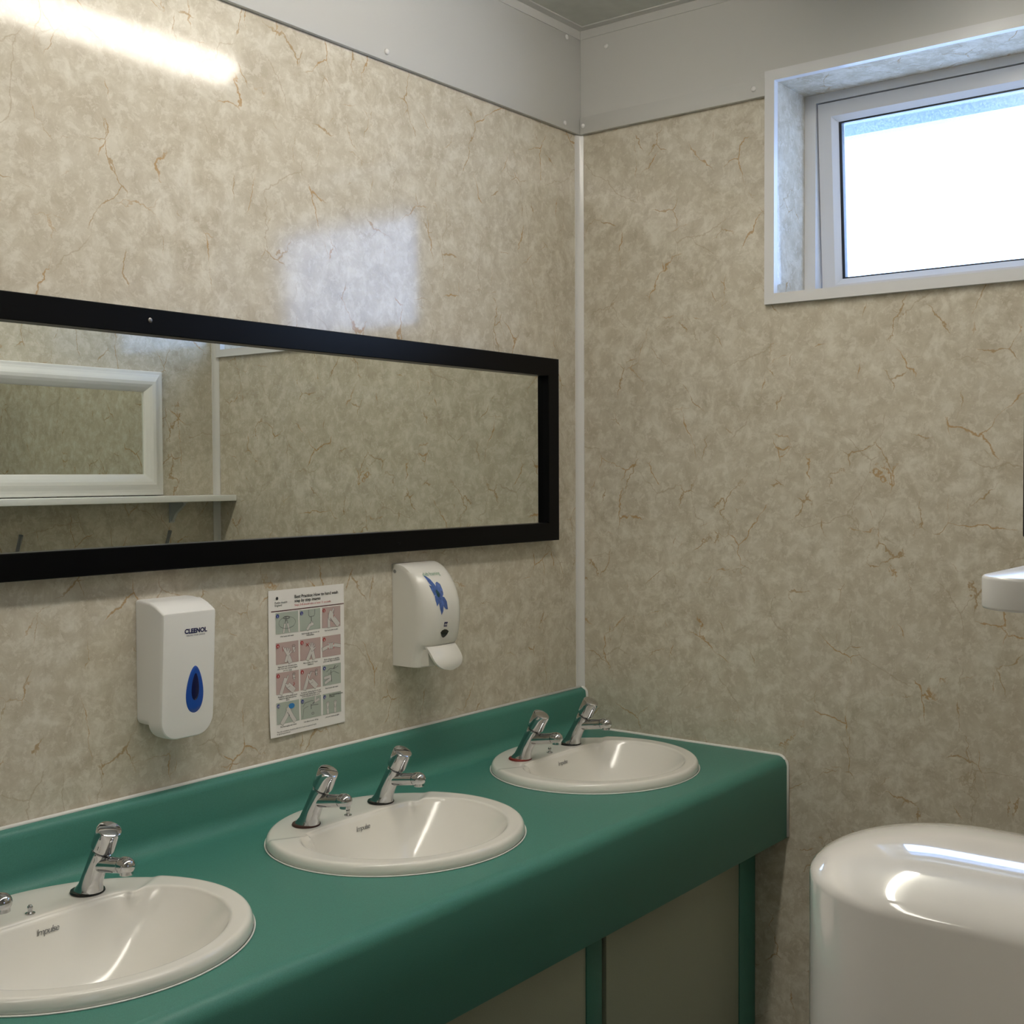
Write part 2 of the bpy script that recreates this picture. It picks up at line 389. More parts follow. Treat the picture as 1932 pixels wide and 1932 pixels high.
for b_ in ((LX0, LX0+0.05, LZ0, LZ1), (LX1-0.05, LX1, LZ0, LZ1), (LX0+0.05, LX1-0.05, LZ0, LZ0+0.05), (LX0+0.05, LX1-0.05, LZ1-0.05, LZ1)): box(bm, b_[0], b_[1], YB-0.08, YB-0.03, b_[2], b_[3], bev=0.003)
obj('frame', bm, M_UPVC_FRAME, win2); boxo('pane', (LX0+0.05, LX1-0.05, YB-0.06, YB-0.056, LZ0+0.05, LZ1-0.05), M_PANE2, win2)
# outside: eaves board over the window
bm = bmesh.new(); box(bm, 0.222, 0.60, -2.4, 0.4, 2.46, 2.50); box(bm, 0.56, 0.60, -2.4, 0.4, 2.43, 2.46); struct('trim_10', bm, M_OUT)

# ------------------------------------------------------------------ lamp on the ceiling
lamp = thing('ceiling_light', 'long fluorescent batten light with glowing diffuser fixed to the grey ceiling', 'light', (-1.29, -0.84, ZC))
boxo('batten_body', (-0.80, 0.80, -0.035, 0.035, -0.03, 0.0), M_UPVC, lamp, 0.003)
pr = [(0.058*math.cos(a), -0.064+0.034*math.sin(a)) for a in [PI*2*k/24 for k in range(24)]]
bm = bmesh.new(); extrude_profile(bm, pr, -0.775, 0.775); tag(obj('diffuser', bm, M_TUBE, lamp, True, 50), 'glowing plastic diffuser')
for s in (-1, 1):
    bm = bmesh.new(); extrude_profile(bm, [(y*1.06, -0.064+(z+0.064)*1.06) for y, z in pr], s*0.776, s*0.80); obj('end_cap', bm, M_UPVC, lamp, True, 50)

lamp2 = copy_tree(lamp); lamp2.location = (-3.05, -0.84, ZC); lamp2['label'] = 'second fluorescent batten light in line behind the camera, outside the picture'
for ch in lamp2.children:
    if ch.name.startswith('diffuser'): ch.data = ch.data.copy(); ch.data.materials[0] = M_TUBE2
for o in (lamp, lamp2): o['group'] = 'fluorescent battens on the ceiling'

# ------------------------------------------------------------------ vanity
ZT, YF = 0.808, -0.61
BX = (-0.372, -1.045, -1.72); BY = -0.305
OA, OB, ODY = 0.254, 0.236, 0.008
van = thing('vanity_counter', 'long green laminate vanity counter with coved splashback and deep apron', 'counter', (0, 0, 0))
CX0, CX1 = -2.12, -0.001
prof_back = [(-0.0005, 0.914), (-0.011, 0.9135), (-0.018, 0.910), (-0.0225, 0.904), (-0.024, 0.895), (-0.024, ZT+0.034)]
for k in range(1, 9):
    a = k/8*PI/2; prof_back.append((-0.024-0.034*(1-math.cos(a)), ZT+0.034*(1-math.sin(a))))
yb_ = prof_back[-1][0]
R_ = 0.026; yf_ = YF+R_
prof_front = [(yf_, ZT)]
for k in range(1, 9):
    a = k/8*PI/2; prof_front.append((yf_-R_*math.sin(a), ZT-R_*(1-math.cos(a))))
prof_front += [(YF, 0.612), (YF+0.003, 0.608), (YF+0.018, 0.608), (YF+0.018, ZT-0.03)]
bm = bmesh.new()
extrude_profile(bm, prof_back, CX0, CX1, cap=False, closed=False)
extrude_profile(bm, prof_front, CX0, CX1, cap=False, closed=False)
cells = [(-0.7085, CX1), (-1.3825, -0.7085), (CX0, -1.3825)]
for (cx0, cx1), bx in zip(cells, BX):
    corners = [(cx0, yf_), (cx1, yf_), (cx1, yb_), (cx0, yb_)]
    c0 = Vector((bx, BY+ODY)); angs = sorted([2*PI*k/120 for k in range(120)] + [math.atan2(y-c0.y, x-c0.x) % (2*PI) for x, y in corners])
    ins, outs = [], []
    for a in angs:
        d = (math.cos(a), math.sin(a))
        re = 1/math.sqrt((d[0]/(OA-0.012))**2 + (d[1]/(OB-0.012))**2)
        ts = []
        if d[0] > 1e-9: ts.append((cx1-c0.x)/d[0])
        if d[0] < -1e-9: ts.append((cx0-c0.x)/d[0])
        if d[1] > 1e-9: ts.append((yb_-c0.y)/d[1])
        if d[1] < -1e-9: ts.append((yf_-c0.y)/d[1])
        t = min(ts)
        ins.append(bm.verts.new((c0.x+d[0]*re, c0.y+d[1]*re, ZT))); outs.append(bm.verts.new((c0.x+d[0]*t, c0.y+d[1]*t, ZT)))
    n = len(angs)
    for i in range(n):
        j = (i+1) % n; bm.faces.new((ins[i], ins[j], outs[j], outs[i]))
# closed left end
endp = prof_back + prof_front + [(-0.0005, ZT-0.03)]
bm.faces.new([bm.verts.new((CX0, y, z)) for y, z in endp])
bmesh.ops.remove_doubles(bm, verts=bm.verts, dist=1e-5)
obj('worktop', bm, M_GREEN, van, True, 40)
# sealant beads along the walls
def tube(bm, pts, r, n=8):
    P = [Vector(p) for p in pts]; rings = []
    for i, p in enumerate(P):
        d = (P[min(i+1, len(P)-1)] - P[max(i-1, 0)]).normalized()
        ref = Vector((0, 0, 1)) if abs(d.z) < 0.8 else Vector((1, 0, 0))
        a = d.cross(ref).normalized(); b = d.cross(a)
        rr = r[i] if isinstance(r, (list, tuple)) else r
        rings.append([p + (a*math.cos(2*PI*k/n) + b*math.sin(2*PI*k/n))*rr for k in range(n)])
    return loft(bm, rings)
bm = bmesh.new(); tube(bm, [(CX0, -0.0046, 0.9145), (-1, -0.0046, 0.9145), (-0.004, -0.0046, 0.9145)], 0.0042)
prof_end = [(y, z) for y, z in prof_back] + prof_front[:-3]
tube(bm, [(-0.0046, y-0.0003 if y < -0.004 else -0.0046, z+0.0005) for y, z in prof_end], 0.0042)
obj('wall_sealant', bm, M_SEAL, van, True)
# uprights and infill panels below
cab = thing('vanity_cabinet', 'dim grey-green panelled vanity cabinet with green uprights under the counter', 'vanity cabinet', (0, 0, 0))
for (a, b) in ((-0.084, -0.002), (-0.741, -0.686), (-1.416, -1.361), (-2.10, -2.045)):
    boxo('upright', (a, b, -0.524, -0.506, 0.0, 0.777), M_GREEN, cab, 0.001)
for (a, b) in ((-0.667, -0.086), (-1.343, -0.742), (-2.043, -1.417)):
    boxo('infill_panel', (a, b, -0.522, -0.508, 0.05, 0.777), M_PANEL, cab, 0.0008)
boxo('gap_shade_sheet', (-2.10, -0.002, -0.500, -0.492, 0.0, 0.70), M_DARK, cab)  # added black sheet stands for the shade behind the gaps

# ------------------------------------------------------------------ basins
ZR = 0.829
def pw(t): return max(0.0, min(1.0, t))
def sst(a, b, x):
    t = pw((x-a)/(b-a)); return t*t*(3-2*t)
IA, IB = 0.211, 0.196
def r_out(a):
    # ellipse centred at (0, ODY) seen from the origin
    c, s = math.cos(a), math.sin(a); A = (c/OA)**2+(s/OB)**2; B = -2*s*ODY/OB**2; C_ = (ODY/OB)**2-1
    return (-B+math.sqrt(B*B-4*A*C_))/(2*A)
def r_in(a, notch=True):
    c, s = math.cos(a), math.sin(a)
    bb = IB if s < 0 else 0.150
    re = 1/math.sqrt((c/IA)**2+(s/bb)**2)
    if s > 0.02:
        rl = 0.1135/s
        re = (re**-14+rl**-14)**(-1/14)
        if notch: re -= 0.011*math.exp(-((abs(re*c)-0.155)/0.009)**2)
    return re
def basin(name):
    NA = 288
    angs = [2*PI*k/NA for k in range(NA)]
    ri = [r_in(a) for a in angs]; ro = [r_out(a) for a in angs]
    rings = []
    def ring(fn): rings.append([fn(i, a) for i, a in enumerate(angs)])
    def P(r, a, z): return (r*math.cos(a), r*math.sin(a), z)
    deck = []
    for i, a in enumerate(angs):                        # tap deck lies a touch lower than the rim
        x, y = ri[i]*math.cos(a), ri[i]*math.sin(a)
        ang = abs(math.degrees(a)-90)
        deck.append(1-sst(58, 62, ang))
    rim = lambda i: ZR - 0.0035*deck[i]
    # outside skirt up to the rim
    ring(lambda i, a: P(ro[i]-0.014, a, ZT-0.012))
    ring(lambda i, a: P(ro[i]-0.003, a, ZT+0.0003))
    ring(lambda i, a: P(ro[i], a, ZT+0.003))
    ring(lambda i, a: P(ro[i]-0.0005, a, ZT+0.009))
    for k in range(1, 6):
        t = k/5*PI/2
        ring(lambda i, a, t=t: P(ro[i]-0.001-0.008*(1-math.cos(t)), a, ZT+0.009+(rim(i)-ZT-0.009)*math.sin(t)))
    for k in range(1, 6):
        f = k/6
        ring(lambda i, a, f=f: P((ro[i]-0.009)*(1-f)+(ri[i]+0.006)*f, a, rim(i)))
    # crisp inner lip
    LR = 0.006
    for k in range(0, 6):
        t = k/5*PI/2*0.80
        ring(lambda i, a, t=t: P(ri[i]+LR-LR*math.sin(t), a, rim(i)-LR*(1-math.cos(t))))
    # bowl: the lip outline, smoothed, shrinks towards a low point a little forward of the middle
    rs = [r_in(a, False) for a in angs]
    def back_depth(f): return 0.0045+0.128*(1-f**2.3)
    prof = [0.985, 0.97, 0.95, 0.92, 0.885, 0.845, 0.80, 0.74, 0.67, 0.59, 0.50, 0.41, 0.32, 0.23, 0.15]
    for f in prof:
        def fn(i, a, f=f):
            k = sst(0.90, 1.0, f); rr = ri[i]*k+rs[i]*(1-k)
            return (rr*math.cos(a)*f, rr*math.sin(a)*f-0.025*(1-f), ZR-back_depth(f))
        ring(fn)
    bm = bmesh.new(); loft(bm, rings, True, False, True)
    root = thing(name, None, 'wash basin', (0, 0, 0))
    o = obj('bowl', bm, M_CERAMIC, root, True, 60)
    bm = bmesh.new()
    pts = [((ro[i]+0.0015)*math.cos(a), (ro[i]+0.0015)*math.sin(a), ZT+0.0012) for i, a in enumerate(angs)]
    n = 6; rg = [[(x*(1+0.006*math.cos(2*PI*k/n)), y*(1+0.006*math.cos(2*PI*k/n)), z+0.0014*math.sin(2*PI*k/n)) for k in range(n)] for x, y, z in pts]
    loft(bm, rg + [rg[0]], True, False, False); bmesh.ops.remove_doubles(bm, verts=bm.verts, dist=1e-6)
    obj('sealant_bead', bm, M_SEAL, root, True)
    # printed maker's word on the slope under the ledge
    bm = text_bm('Impulse', 0.0150, 'CENTER', shear=0.45, spacing=0.82)
    ys, zs_ = [], []
    for f in [0.999]+prof: ys.append(0.113*f-0.025*(1-f)); zs_.append(ZR-back_depth(f))
    def slope(y):
        for k in range(len(ys)-1):
            if ys[k+1] <= y <= ys[k]: return zs_[k+1]+(zs_[k]-zs_[k+1])*(y-ys[k+1])/(ys[k]-ys[k+1])
        return zs_[-1]
    for v in bm.verts:
        y = 0.1005+v.co.y*0.42; x = v.co.x+0.0005
        v.co = Vector((x, y-0.0010, slope(y)+0.0014))
    tag(obj('maker_mark', bm, M_GREY, root), 'small grey script word printed under the tap ledge')
    # chain stay stud between the taps
    bm = bmesh.new(); lathe(bm, [(0.0075, 0.0), (0.0075, 0.0015), (0.004, 0.0025), (0.0032, 0.006), (0.0042, 0.0085), (0.0042, 0.011), (0.0025, 0.0135), (0, 0.0142)], (-0.008, 0.133, ZR-0.0035), (0, 0, 1), 20)
    tag(obj('chain_stay', bm, M_CHROME, root, True, 40), 'small metal stud between the taps')
    bm = bmesh.new(); lathe(bm, [(0.0, 0.001), (0.012, 0.0012), (0.014, 0.003), (0.021, 0.004), (0.0225, 0.002), (0.0225, -0.001)], (0, -0.022, ZR-0.136), (0, 0, 1), 28)
    tag(obj('waste_outlet', bm, M_CHROME, root, True, 40), 'chrome waste outlet')
    return root
b_lab = ['white oval wash basin farthest away, in the counter corner by the window wall',
         'white oval wash basin in the middle of the counter, below the hand wash poster',
         'white oval wash basin nearest the camera, cut off by the left picture edge']
b0 = basin('wash_basin')
for i, bx in enumerate(BX):
    o = b0 if i == 0 else copy_tree(b0)
    o.location = (bx, BY, 0); tag(o, b_lab[i], 'wash basin', 'oval basins set in the counter')

# ------------------------------------------------------------------ taps
LEAN = math.radians(29)
AX = Vector((0, -math.sin(LEAN), math.cos(LEAN)))
def tap():
    root = thing('push_tap', None, 'tap', (0, 0, 0))
    bm = bmesh.new(); lathe(bm, [(0.0, 0.0), (0.0265, 0.0), (0.0275, 0.002), (0.0265, 0.0045), (0.022, 0.0055), (0.0, 0.0055)], (0, 0, 0), (0, 0, 1), 36)
    obj('washer', bm, M_WASH_B, root, True, 40)
    # body: leaning cylinder with a foot cut level with the basin
    bm = bmesh.new(); n = 36; rings = []
    a = Vector((1, 0, 0)); b = AX.cross(a)
    def level_ring(z, r, flare=0.0):
        out = []
        for i in range(n):
            off = (a*math.cos(2*PI*i/n) + b*math.sin(2*PI*i/n))*(r+flare)
            t = (z-off.z)/AX.z
            out.append(off+AX*t)
        return out
    def ring(h, r): return [AX*h + (a*math.cos(2*PI*i/n) + b*math.sin(2*PI*i/n))*r for i in range(n)]
    rings = [level_ring(0.004, 0.0175, 0.005), level_ring(0.008, 0.0175, 0.0035), level_ring(0.016, 0.0172, 0.0008), ring(0.040, 0.0168), ring(0.060, 0.0166), ring(0.081, 0.0165), ring(0.0855, 0.0158), ring(0.087, 0.013)]
    loft(bm, rings); obj('body', bm, M_CHROME, root, True, 40)
    bm = bmesh.new(); lathe(bm, [(0.012, 0.086), (0.012, 0.091)], (0, 0, 0), AX, 28); obj('neck', bm, M_CHROME, root, True, 40)
    bm = bmesh.new(); lathe(bm, [(0.0, 0.090), (0.0165, 0.090), (0.0190, 0.092), (0.0196, 0.096), (0.0194, 0.116), (0.0194, 0.1265), (0.0186, 0.1288), (0.0165, 0.1298), (0.0, 0.1302)], (0, 0, 0), AX, 36)
    obj('push_cap', bm, M_CHROME, root, True, 40)
    # spout: slightly rising tube with a domed end and a nozzle beneath
    sd = Vector((0, -math.cos(math.radians(9)), math.sin(math.radians(9))))
    so = AX*0.058
    pr = [(0.0125, 0.004), (0.0125, 0.03), (0.0122, 0.066)]
    pr2 = [(0.0122, 0.0665), (0.0134, 0.068), (0.0138, 0.072)]
    for k in range(1, 8):
        t = k/8*PI/2; pr2.append((0.0138*math.cos(t), 0.076+0.0165*math.sin(t)))
    pr2.append((0, 0.0925))
    bm = bmesh.new(); lathe(bm, pr, so, sd, 32); obj('spout', bm, M_CHROME, root, True, 40)
    bm = bmesh.new(); lathe(bm, pr2, so, sd, 32)
    lathe(bm, [(0.0105, 0.0), (0.0105, 0.0135), (0.0095, 0.0145), (0, 0.0145)], so+sd*0.078, (0, 0, -1), 24); obj('spout_end', bm, M_CHROME, root, True, 40)
    return root
t0 = tap()
TX, TY = 0.102, 0.150
t_lab = {(0, -1): 'left chrome push tap with red washer on the farthest basin', (0, 1): 'right chrome push tap with black washer on the farthest basin, beside the window wall',
         (1, -1): 'left chrome push tap with dark rusty washer on the middle basin', (1, 1): 'right chrome push tap with black washer on the middle basin',
         (2, -1): 'left chrome tap of the nearest basin, only its spout end showing at the picture edge', (2, 1): 'right chrome push tap with black washer on the nearest basin'}
k_ = 0
for i, bx in enumerate(BX):
    for sd_ in (-1, 1):
        o = t0 if k_ == 0 else copy_tree(t0); k_ += 1
        o.location = (bx+sd_*TX, BY+TY, ZR-0.0035); tag(o, t_lab[(i, sd_)], 'tap', 'chrome push taps on the basins')
        o['red'] = 1 if (sd_ == -1 and i < 2) else 0
for o in [q for q in COL.objects if q.name.startswith('push_tap')]:
    if o['red']:
        ch = [c for c in o.children if c.name.startswith('washer')][0]
        ch.data = ch.data.copy(); ch.data.materials[0] = M_WASH_R if o.location.x > -0.8 else M_WASH_D; ch['label'] = 'red washer under the tap' if o.location.x > -0.8 else 'dark rusty washer under the tap'
    del o['red']

# ------------------------------------------------------------------ framed mirrors
def framed_mirror(root, x0, x1, z0, z1, fw_, th, sgn, wally, mframe, mould=False):
    """mirror on a wall y = wally; sgn is the direction the mirror faces along y."""
    yA = wally+sgn*0.001; yF_ = wally+sgn*th; yG = wally+sgn*0.012
    P = [(x0, z0), (x1, z0), (x1, z1), (x0, z1)]
    def ins(d): return [(x0+d, z0+d), (x1-d, z0+d), (x1-d, z1-d), (x0+d, z1-d)]
    bm = bmesh.new()
    if mould: sec = [(0.0, yA), (0.0, wally+sgn*0.021), (0.002, wally+sgn*0.023), (0.010, wally+sgn*0.0235), (0.018, wally+sgn*0.026), (0.027, wally+sgn*0.031), (0.034, yF_), (0.044, yF_-sgn*0.001), (0.053, yF_-sgn*0.005), (fw_-0.004, yF_-sgn*0.012), (fw_-0.002, yF_-sgn*0.014), (fw_, yF_-sgn*0.016), (fw_, yA)]
    else: sec = [(0.0, yA), (0.0, yF_-sgn*0.0015), (0.0015, yF_), (fw_-0.0015, yF_), (fw_, yF_-sgn*0.0015), (fw_, yA)]
    rings = [[(x, y, z) for (x, z) in ins(d)] for d, y in sec]
    R = [[bm.verts.new(p) for p in r] for r in rings]
    for a, b in zip(R, R[1:]):
        for i in range(4): bm.faces.new((a[i], a[(i+1) % 4], b[(i+1) % 4], b[i]))
    for i in range(4): bm.faces.new((R[-1][i], R[-1][(i+1) % 4], R[0][(i+1) % 4], R[0][i]))
    obj('frame', bm, mframe, root)
    bm = bmesh.new(); d = fw_-0.004; box(bm, x0+d, x1-d, wally+sgn*0.006, yG, z0+d, z1-d); obj('mirror_glass', bm, M_MIRROR, root)
def screw(name, root, c, d, r=0.0045, m=M_STEEL):
    bm = bmesh.new(); lathe(bm, [(r, 0.0), (r, 0.0012), (r*0.6, 0.002), (0, 0.0022)], c, d, 14); return obj(name, bm, m, root, True, 40)

m1 = thing('framed_mirror', 'long wide mirror in a flat black frame on the left wall above the basins', 'mirror', (0, 0, 0))
framed_mirror(m1, -2.02, -0.138, 1.321, 1.791, 0.046, 0.030, -1, 0.0, M_BLACK)
screw('frame_screw', m1, (-1.395, -0.030, 1.770), (0, -1, 0)); screw('frame_screw', m1, (-0.75, -0.030, 1.340), (0, -1, 0), 0.003, M_BLACK)
m2 = thing('framed_mirror', 'white moulded framed mirror above the shelf, seen reflected in the black framed mirror', 'mirror', (0, 0, 0))
framed_mirror(m2, -1.06, -0.242, 1.430, 1.834, 0.068, 0.034, 1, -RW, M_MOULD, True)
for z in (1.815, 1.452): screw('frame_screw', m2, (-0.395, -RW+0.0235, z), (0, 1, 0), 0.004)
m3 = thing('framed_mirror', 'black framed mirror edge at the right picture edge, just above the white shelf', 'mirror', (0, 0, 0))
framed_mirror(m3, -2.06, -1.36, 1.4565, 1.93, 0.046, 0.0427, 1, YN, M_BLACK)

# ------------------------------------------------------------------ shelves, brackets, hooks
def shelf(root, x0, x1, y0, y1, z0, z1, rl=0.0):
    bm = bmesh.new(); box(bm, x0, x1, y0, y1, z0, z1)
    if rl:
        es = [e for e in bm.edges if abs(e.verts[0].co.z-e.verts[1].co.z) > 1e-4 and all(abs(v.co.y-y1) < 1e-5 and abs(v.co.x-x0) < 1e-5 for v in e.verts)]
        bmesh.ops.bevel(bm, geom=es, offset=rl, segments=8, profile=0.5, affect='EDGES')
    es = [e for e in bm.edges if abs(e.verts[0].co.z-e.verts[1].co.z) < 1e-5]
    bmesh.ops.bevel(bm, geom=es, offset=0.0022, segments=3, profile=0.5, affect='EDGES')
    obj('board', bm, M_SHELF, root, True, 40)
s1 = thing('wall_shelf', 'narrow white shelf under the white framed mirror, seen reflected in the black framed mirror', 'shelf', (0, 0, 0))
shelf(s1, -0.98, -0.002, -RW+0.001, -1.447, 1.406, 1.427)
def bracket(root, x, wy, z, d):
    bm = bmesh.new(); box(bm, x-0.010, x+0.010, wy+0.0005, wy+0.004, z-0.070, z)
    box(bm, x-0.010, x+0.010, wy+0.004, wy+d, z-0.004, z)
    pr = [(wy+0.004, z-0.066), (wy+0.012, z-0.062), (wy+0.026, z-0.040), (wy+d-0.004, z-0.010), (wy+d-0.004, z-0.004), (wy+0.004, z-0.004)]
    loft(bm, [[(x-0.005, y, zz) for y, zz in pr], [(x+0.005, y, zz) for y, zz in pr]])
    obj('bracket', bm, M_BRACKET, root)
for x in (-0.195, -0.94): bracket(s1, x, -RW, 1.406, 0.075)
s2 = thing('wall_shelf', 'white gloss shelf end with rounded corner at the right picture edge', 'shelf', (0, 0, 0))
shelf(s2, -1.964, -1.30, YN+0.001, -1.645, 1.406, 1.427, 0.03)
for x in (-1.86, -1.45): bracket(s2, x, YN, 1.406, 0.075)
h_lab = ['grey coat hook below the shelf, reflected low in the mirror, nearer the far wall', 'grey coat hook below the shelf, reflected low in the mirror, near the left picture edge']
h0 = thing('coat_hook', None, 'coat hook')
boxo('back_plate', (-0.010, 0.010, 0.001, 0.005, -0.075, -0.035), M_GREYM, h0, 0.001)
bm = bmesh.new(); tube(bm, [(0, 0.005, -0.06), (0, 0.012, -0.052), (0, 0.022, -0.030), (0, 0.034, -0.002), (0, 0.046, 0.026)], [0.0055, 0.006, 0.006, 0.006, 0.0065], 12); obj('prong', bm, M_GREYM, h0, True, 40)
for i, (x, z) in enumerate(((-0.235, 1.285), (-0.765, 1.292))):
    o = h0 if i == 0 else copy_tree(h0); o.location = (x, -RW, z); tag(o, h_lab[i], 'coat hook', 'coat hooks under the shelf')

# ------------------------------------------------------------------ soap dispenser with the blue drop window
d1 = thing('soap_dispenser', 'white wall soap dispenser with a blue teardrop window, left of the poster', 'soap dispenser', (0, 0, 0))
DX0, DX1 = -1.414, -1.297
def rr_outline(x0, x1, z0, z1, rb, rtp, n=8):
    pts = []
    for cx, cz, r, a0 in ((x1-rb, z0+rb, rb, -PI/2), (x1-rtp, z1-rtp, rtp, 0), (x0+rtp, z1-rtp, rtp, PI/2), (x0+rb, z0+rb, rb, PI)):
        for k in range(n+1):
            a = a0+k/n*PI/2; pts.append((cx+r*math.cos(a), cz+r*math.sin(a)))
    return pts
def d1_front(z): return -0.083+0.012*pw((1.247-z)/0.23)       # front face y as a function of z
def shear_y(y, z):                                             # deeper sections lean with the front face
    return y*(d1_front(z)/-0.083)
bm = bmesh.new()
secs = [(-0.001, 1.043, 1.2685, 0.012, 0.006, 0.002), (-0.02, 1.043, 1.2685, 0.012, 0.006, 0.001), (-0.044, 1.043, 1.2660, 0.012, 0.006, 0.001)]
loft(bm, [[(x, shear_y(y, z), z) for x, z in rr_outline(DX0+i, DX1-i, z0, z1, rb, rt_)] for y, z0, z1, rb, rt_, i in secs])
obj('back_plate', bm, M_DISP, d1, True, 40)
bm = bmesh.new()
secs = [(-0.040, 1.0215, 1.2672, 0.030, 0.006, 0.002), (-0.042, 1.0195, 1.2672, 0.032, 0.006, 0.0), (-0.060, 1.018, 1.2605, 0.034, 0.005, 0.0), (-0.074, 1.018, 1.2525, 0.036, 0.004, 0.0005),
        (-0.0805, 1.0185, 1.2485, 0.036, 0.004, 0.0010), (-0.0825, 1.0200, 1.2470, 0.035, 0.004, 0.0022), (-0.083, 1.0220, 1.2452, 0.034, 0.003, 0.0042)]
loft(bm, [[(x, shear_y(y, z), z) for x, z in rr_outline(DX0+i, DX1-i, z0, z1, rb, rt_)] for y, z0, z1, rb, rt_, i in secs])
obj('cover', bm, M_DISP, d1, True, 28)
def drop(name, cx, zc0, zc1, w, m, lift, parent):
    n = 40; pts = []
    for k in range(n):
        t = 2*PI*k/n; s = (1-math.cos(t))/2                   # 0 bottom .. 1 top
        half = w*math.sin(t)*(1-0.42*s)*1.06 if True else 0
        pts.append((cx+half, zc0+(zc1-zc0)*s))
    bm = bmesh.new()
    base = [(x, d1_front(z)-0.0001, z) for x, z in pts]
    cxz = (cx, (zc0+zc1)/2)
    mid = [(cxz[0]+(x-cxz[0])*0.96, d1_front(z)-lift*0.7, cxz[1]+(z-cxz[1])*0.96) for x, z in pts]
    topp = [(cxz[0]+(x-cxz[0])*0.80, d1_front(z)-lift, cxz[1]+(z-cxz[1])*0.80) for x, z in pts]
    loft(bm, [base, mid, topp], True, False, True)
    return obj(name, bm, m, parent, True, 60)
dw = drop('level_window', -1.342, 1.062, 1.148, 0.0225, M_BLUEW, 0.0016, d1); tag(dw, 'blue teardrop level window')
tag(drop('level_window_core', -1.342, 1.084, 1.138, 0.0105, M_BLUED, 0.0021, dw), 'dark core of the blue window')
def on_d1(bm, cx, cz, name, m):
    for v in bm.verts:
        x, z = cx+v.co.x, cz+v.co.y; v.co = Vector((x, d1_front(z)-0.0004, z))
    return obj(name, bm, m, d1)
tag(on_d1(text_bm('CLEENOL', 0.0115, 'CENTER', 0, 0.045, 1.0), -1.3425, 1.2085, 'brand_text', M_NAVY), 'bold navy brand word')
on_d1(text_bm('MAKING YOUR CHOICE', 0.0038, 'CENTER'), -1.3425, 1.203, 'small_text', M_NAVY)

# ------------------------------------------------------------------ rounded soap dispenser with the flower
d2 = thing('soap_dispenser', 'white rounded soap dispenser with a blue flower print, right of the poster', 'soap dispenser', (0, 0, 0))
EX0, EX1 = -0.741, -0.617
DEP = [(1.066, 0.082), (1.085, 0.085), (1.100, 0.088), (1.112, 0.096), (1.120, 0.104), (1.140, 0.110), (1.165, 0.114), (1.190, 0.1145), (1.210, 0.112), (1.230, 0.106), (1.248, 0.096), (1.262, 0.085), (1.274, 0.072), (1.282, 0.059), (1.2875, 0.047), (1.2915, 0.034), (1.2935, 0.024)]
def dep(z):
    for (a, d), (b, e) in zip(DEP, DEP[1:]):
        if a <= z <= b: return d+(e-d)*(z-a)/(b-a)
    return DEP[-1][1] if z > DEP[-1][0] else DEP[0][1]
def d2_front(x, z):                                            # y of the bulging front at x, z
    c = (x-(EX0+EX1)/2)/((EX1-EX0)/2); d = dep(z)
    return -d*(1-0.24*abs(c)**4.2) if abs(c) < 0.985 else -d*0.70
def d2_outline(z):
    d = dep(z); pts = [(EX1, -0.001), (EX1, -d*0.3), (EX1, -d*0.62)]
    N = 22
    for k in range(N+1):
        c = 0.985-1.97*k/N; x = (EX0+EX1)/2+c*(EX1-EX0)/2
        pts.append((x, d2_front(x, z)))
    pts += [(EX0, -d*0.62), (EX0, -d*0.3), (EX0, -0.001)]
    return pts
zs = []
for (a, _), (b, _) in zip(DEP, DEP[1:]): zs += [a, (a+b)/2]
zs.append(DEP[-1][0])
bm = bmesh.new(); loft(bm, [[(x, y, z) for x, y in d2_outline(z)] for z in zs]); obj('cover', bm, M_DISP2, d2, True, 50)
# push lever: curved tongue standing off the lower front
bm = bmesh.new(); rings = []
for k in range(13):
    t = k/12; z = 1.113-0.053*t
    half = 0.048*math.sqrt(max(0.0, 1-max(0, (t-0.38)/0.62)**2.2)) if t < 1 else 0.004
    half = max(half, 0.006)
    yy = -0.1035-0.025*math.sin(t*PI*0.62)
    row = []
    for j in range(13):
        c = -1+2*j/12; x = (EX0+EX1)/2-0.006+c*half
        row.append((x, yy+0.008*c*c*(half/0.048)**2, z))
    back = [(x, y+0.006, zz) for x, y, zz in reversed(row)]
    rings.append(row+back)
loft(bm, rings); obj('push_lever', bm, M_DISP2, d2, True, 50)
bm = bmesh.new(); loft(bm, [[(EX0+0.012, -0.075, 1.068), (EX1-0.012, -0.075, 1.068), (EX1-0.012, -0.098, 1.072), (EX0+0.012, -0.098, 1.072)], [(EX0+0.012, -0.075, 1.107), (EX1-0.012, -0.075, 1.107), (EX1-0.012, -0.096, 1.106), (EX0+0.012, -0.096, 1.106)]])
obj('lever_housing', bm, M_DISP2, d2)
def decal(pts, name, m, parent, lift=0.0006, sub=3):
    """flat outline (x,z) laid on the bulging front."""
    bm = bmesh.new(); vs = [bm.verts.new((x, 0, z)) for x, z in pts]; f = bm.faces.new(vs)
    bmesh.ops.triangulate(bm, faces=[f])
    for _ in range(sub): bmesh.ops.subdivide_edges(bm, edges=bm.edges, cuts=1, use_grid_fill=True)
    for v in bm.verts: v.co.y = d2_front(v.co.x, v.co.z)-lift
    return obj(name, bm, m, parent, True)
FCX, FCZ = -0.7075, 1.2325
SCX, SCZ = 0.000132, 0.000146                            # zoom pixels to metres on the front
def fl(px, pz):
    d = (px-985)*(0.62 if px < 985 else 1.0)
    return (FCX+d*SCX, FCZ-(pz-620)*SCZ-d*0.00002)
